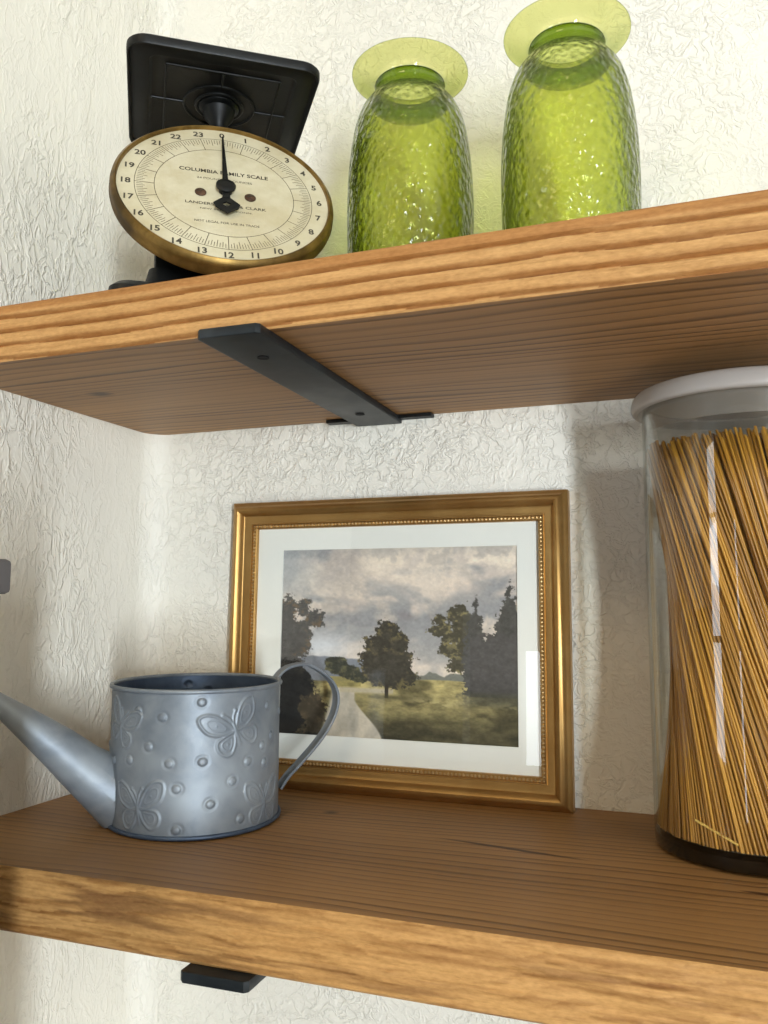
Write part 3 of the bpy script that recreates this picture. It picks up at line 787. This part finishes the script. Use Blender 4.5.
rad = [.0218, .0202, .0188, .0166, .0140, .0102, .0065, .0055]
add_tube(bm, [sp_pt(*q) for q in path], rad, 64, cap=False)
ax_ = (sp_pt(.096, .0560)-sp_pt(.058, .0220)).normalized()
for v_ in bm.verts:
    for _ in range(200):
        if math.hypot(v_.co.x, v_.co.y) > float(can_r(math.atan2(v_.co.y, v_.co.x)))+.0003: break
        v_.co += ax_*.0004
add_tube(bm, [sp_pt(*q) for q in path[4:]], [r-.0008 for r in rad[4:]], 40, cap=False)
add_tube(bm, [sp_pt(.1438, .0944), sp_pt(.1446, .0951)], [.0063, .0063], 40)
obj('spout', bm, M_zinc, can, True)
bm = bmesh.new()
hp = catmull([(.0600, .0962, 0), (.0655, .1018, 0), (.0740, .1054, 0), (.0863, .1055, 0), (.1005, .0973, 0), (.1085, .0880, 0), (.1108, .0775, 0), (.1075, .0645, 0), (.0970, .0484, 0), (.0804, .0313, 0), (.0700, .0215, 0), (.0640, .0135, 0)], 5)
w, th = .0062, .0010
rings = []
for i, (s, z, _) in enumerate(hp):
    a = hp[max(i-1, 0)]; b = hp[min(i+1, len(hp)-1)]; tx, tz = b[0]-a[0], b[1]-a[1]; l = math.hypot(tx, tz); nx, nz = -tz/l, tx/l
    ring = []
    for (q, e) in ((-w, 0), (-w+.0008, th), (-w*.6, th*.5), (w*.6, th*.5), (w-.0008, th), (w, 0), (w-.0008, -th), (w*.6, -th*.5), (-w*.6, -th*.5), (-w+.0008, -th)):
        ring.append(bm.verts.new(-dv*(s+nx*e)+sv*q+Vector((0, 0, z+nz*e))))
    rings.append(ring)
for A, B in zip(rings[:-1], rings[1:]):
    for k in range(10): bm.faces.new((A[k], A[(k+1) % 10], B[(k+1) % 10], B[k]))
bm.faces.new(rings[0]); bm.faces.new(list(reversed(rings[-1])))
bmesh.ops.recalc_face_normals(bm, faces=bm.faces)
obj('handle', bm, M_zinc, can, True)

# ------------------------------------------------------------------ spaghetti jar
JX, JY, JR = .5120, -.0700, .0618
jar = thing('glass_jar', 'tall clear glass canister with a frosted lid on the right of the lower shelf', 'jar', (JX, JY, .0004))
M_jar = mat_thin_glass('clear_jar_glass', (252, 252, 251), (222, 226, 222), .015, 1.5)
M_jarb = mat_thin_glass('thick_base_glass', (96, 104, 84), (40, 48, 38), .03, 1.5)
bm = bmesh.new()
add_lathe(bm, catmull([(.0590, .0002), (.0608, .0012), (.0617, .004), (JR, .010)], 4)+[(JR, .278), (.0612, .283), (.0606, .2865), (.0600, .2865), (.0602, .282), (.0604, .276), (.0604, .014), (.059, .0115), (.054, .0102), (0, .0100)], 128)
bmesh.ops.recalc_face_normals(bm, faces=bm.faces)
obj('glass_body', bm, M_jar, jar, 'all')
bm = bmesh.new(); add_lathe(bm, [(0, .0003), (.0588, .0003), (.0604, .0014), (.0612, .004), (.0612, .0085), (.058, .0095), (0, .0096)], 128)
obj('thick_base', bm, M_jarb, jar, True, label='thick greenish glass base')
t_ = NT('frosted_lid'); v = t_.coord()
tb_ = t_.n('BsdfPrincipled', {0: L4((208, 202, 197)), 'Roughness': .35}); tt = t_.n('BsdfTranslucent', {0: L4((225, 222, 215))}); tp = t_.n('BsdfTransparent', {0: L4((235, 232, 226))})
m1 = t_.n('MixShader', {0: .35, 1: tb_, 2: tt}); m2 = t_.n('MixShader', {0: .18, 1: m1, 2: tp}); M_lid = t_.surf(m2)
t_ = NT('frosted_plug'); tb_ = t_.n('BsdfPrincipled', {0: L4((226, 222, 216)), 'Roughness': .3}); tl_ = t_.n('BsdfTranslucent', {0: L4((235, 230, 224))}); tp = t_.n('BsdfTransparent', {0: L4((250, 248, 244))}); M_plug = t_.surf(t_.n('MixShader', {0: .78, 1: t_.n('MixShader', {0: .5, 1: tb_, 2: tl_}), 2: tp}))
bm = bmesh.new()
add_lathe(bm, [(0, .2952)]+list(reversed(catmull([(.0655, .2820), (.0672, .2823), (.0684, .2836), (.0687, .2858), (.0682, .2892), (.0666, .2925), (.0640, .2945), (.0600, .2952)], 4)))+[(.0640, .2820), (.0632, .2832), (.0628, .2862), (.0610, .2880), (0, .2880)], 128)
bmesh.ops.recalc_face_normals(bm, faces=bm.faces)
lid = obj('lid', bm, M_lid, jar, True, label='frosted pale plastic lid')
bm = bmesh.new(); add_lathe(bm, [(.0584, .2880), (.0586, .2780), (.0580, .2690), (.0572, .2685), (.0570, .2880)], 128); obj('plug_ring', bm, M_plug, lid, True)

t_ = NT('dry_spaghetti'); at = t_.n('VertexColor', None, layer_name='Col')
b_ = t_.n('BsdfPrincipled', {0: (at, 0), 'Roughness': .38, 'Specular IOR Level': .5}); M_pasta = t_.surf(b_)
vs, fs, cs = [], [], []
cL, cD = linc((204, 150, 56)), linc((146, 99, 28))
K = 6; SEG = 8
rp = np.random.RandomState(12)
def strand(r0, a0, z0, z1, tw, cA, r=.00086, bend=0):
    base = len(vs); tilt = rp.uniform(-.08, .08)
    p0 = np.array([r0*math.cos(a0), r0*math.sin(a0), z0]); p1 = np.array([r0*math.cos(a0+tw+tilt), r0*math.sin(a0+tw+tilt), z1])
    for s in range(SEG+1):
        f = s/SEG; c = p0*(1-f)+p1*f
        # strands lean on the glass low down and cross the middle higher up
        for k in range(K):
            b = 2*PI*k/K; vs.append((c[0]+r*math.cos(b), c[1]+r*math.sin(b), c[2])); cs.append(cA)
    for s in range(SEG):
        for k in range(K):
            a, b = base+s*K+k, base+s*K+(k+1) % K; fs.append((a, b, b+K, a+K))
    fs.append(tuple(base+SEG*K+k for k in range(K)))
for ring, (rr, cnt) in enumerate(((.0588, 170), (.0566, 160), (.0540, 150), (.0500, 120), (.0465, 90), (.042, 70), (.035, 60), (.026, 45), (.015, 25))):
    for i in range(cnt):
        a = 2*PI*(i+rp.uniform(-.35, .35))/cnt
        f = rp.rand(); cA = cL*f+cD*(1-f)
        strand(rr+rp.uniform(-.0008, .0006), a, .0122, rp.uniform(.2530, .2600), -1.32+ring*.03, cA)
me = bpy.data.meshes.new('spaghetti'); me.from_pydata(vs, [], fs)
a_ = me.color_attributes.new('Col', 'FLOAT_COLOR', 'POINT'); a_.data.foreach_set('color', np.concatenate([np.array(cs), np.ones((len(cs), 1))], 1).astype(np.float32).ravel())
sp_o = obj('spaghetti', me, M_pasta, None, 'all'); sp_o.location = (JX, JY, .0004)
tag(sp_o, 'dense bundle of dry golden spaghetti twisted inside the glass jar', 'pasta', kind='stuff')
bm = bmesh.new(); add_tube(bm, [(JX-.0360, JY-.0468, .026), (JX-.0130, JY-.0576, .0165)], .0008, 8)
o = obj('spaghetti_fragment', bm, mat_plain('pale_pasta', (232, 196, 104), .4), smooth=True); tag(o, 'short broken piece of spaghetti slanting against the glass at the jar bottom', 'pasta')

# ------------------------------------------------------------------ camera
f, yaw, pit, rol, cx, cy, cz = 841.5, .3530, .1047, .0010, .4808, -.6678, .1562
F = Vector((-math.sin(yaw)*math.cos(pit), math.cos(yaw)*math.cos(pit), math.sin(pit)))
R = Vector((math.cos(yaw), math.sin(yaw), 0)); Uv = R.cross(F)
R2_ = R*math.cos(rol)+Uv*math.sin(rol); U2_ = -R*math.sin(rol)+Uv*math.cos(rol)
cam = bpy.data.objects.new('camera', bpy.data.cameras.new('camera')); COL.objects.link(cam)
cam.matrix_world = Matrix(((R2_.x, U2_.x, -F.x, cx), (R2_.y, U2_.y, -F.y, cy), (R2_.z, U2_.z, -F.z, cz), (0, 0, 0, 1)))
cam.data.sensor_fit = 'VERTICAL'; cam.data.sensor_height = 24; cam.data.lens = f/1024*24; cam.data.clip_start = .02
bpy.context.scene.camera = cam

# ------------------------------------------------------------------ light
def area(name, loc, target, sx, sy, power, col):
    l = bpy.data.lights.new(name, 'AREA'); l.shape = 'RECTANGLE'; l.size = sx; l.size_y = sy; l.energy = power; l.color = col
    o = bpy.data.objects.new(name, l); COL.objects.link(o); o.location = loc
    d = Vector(target)-Vector(loc); o.rotation_euler = d.to_track_quat('-Z', 'Y').to_euler(); return o
for nm, w_, pw in (('daylight_window_1', W1, 262), ('daylight_window_2', W2, 26), ('daylight_window_3', W3, 2.2)):
    xm, zm = (w_[0]+w_[1])/2, (w_[2]+w_[3])/2
    area(nm, (xm, RY-.12, zm), (xm, 0, zm), w_[1]-w_[0], w_[3]-w_[2], pw, (.83, .91, .97))
# ceiling lamp
area('ceiling_lamp', (.1, -1.6, CEIL-.03), (.1, -1.6, 0), .5, .5, 9, (1., .78, .5))
w = bpy.data.worlds.new('sky'); bpy.context.scene.world = w; w.use_nodes = True
w.node_tree.nodes['Background'].inputs[0].default_value = (.8, .9, 1, 1); w.node_tree.nodes['Background'].inputs[1].default_value = 1.5
vs_ = bpy.context.scene.view_settings
vs_.view_transform = 'Standard'; vs_.look = 'None'; vs_.gamma = 1; vs_.exposure = .0; vs_.use_curve_mapping = False
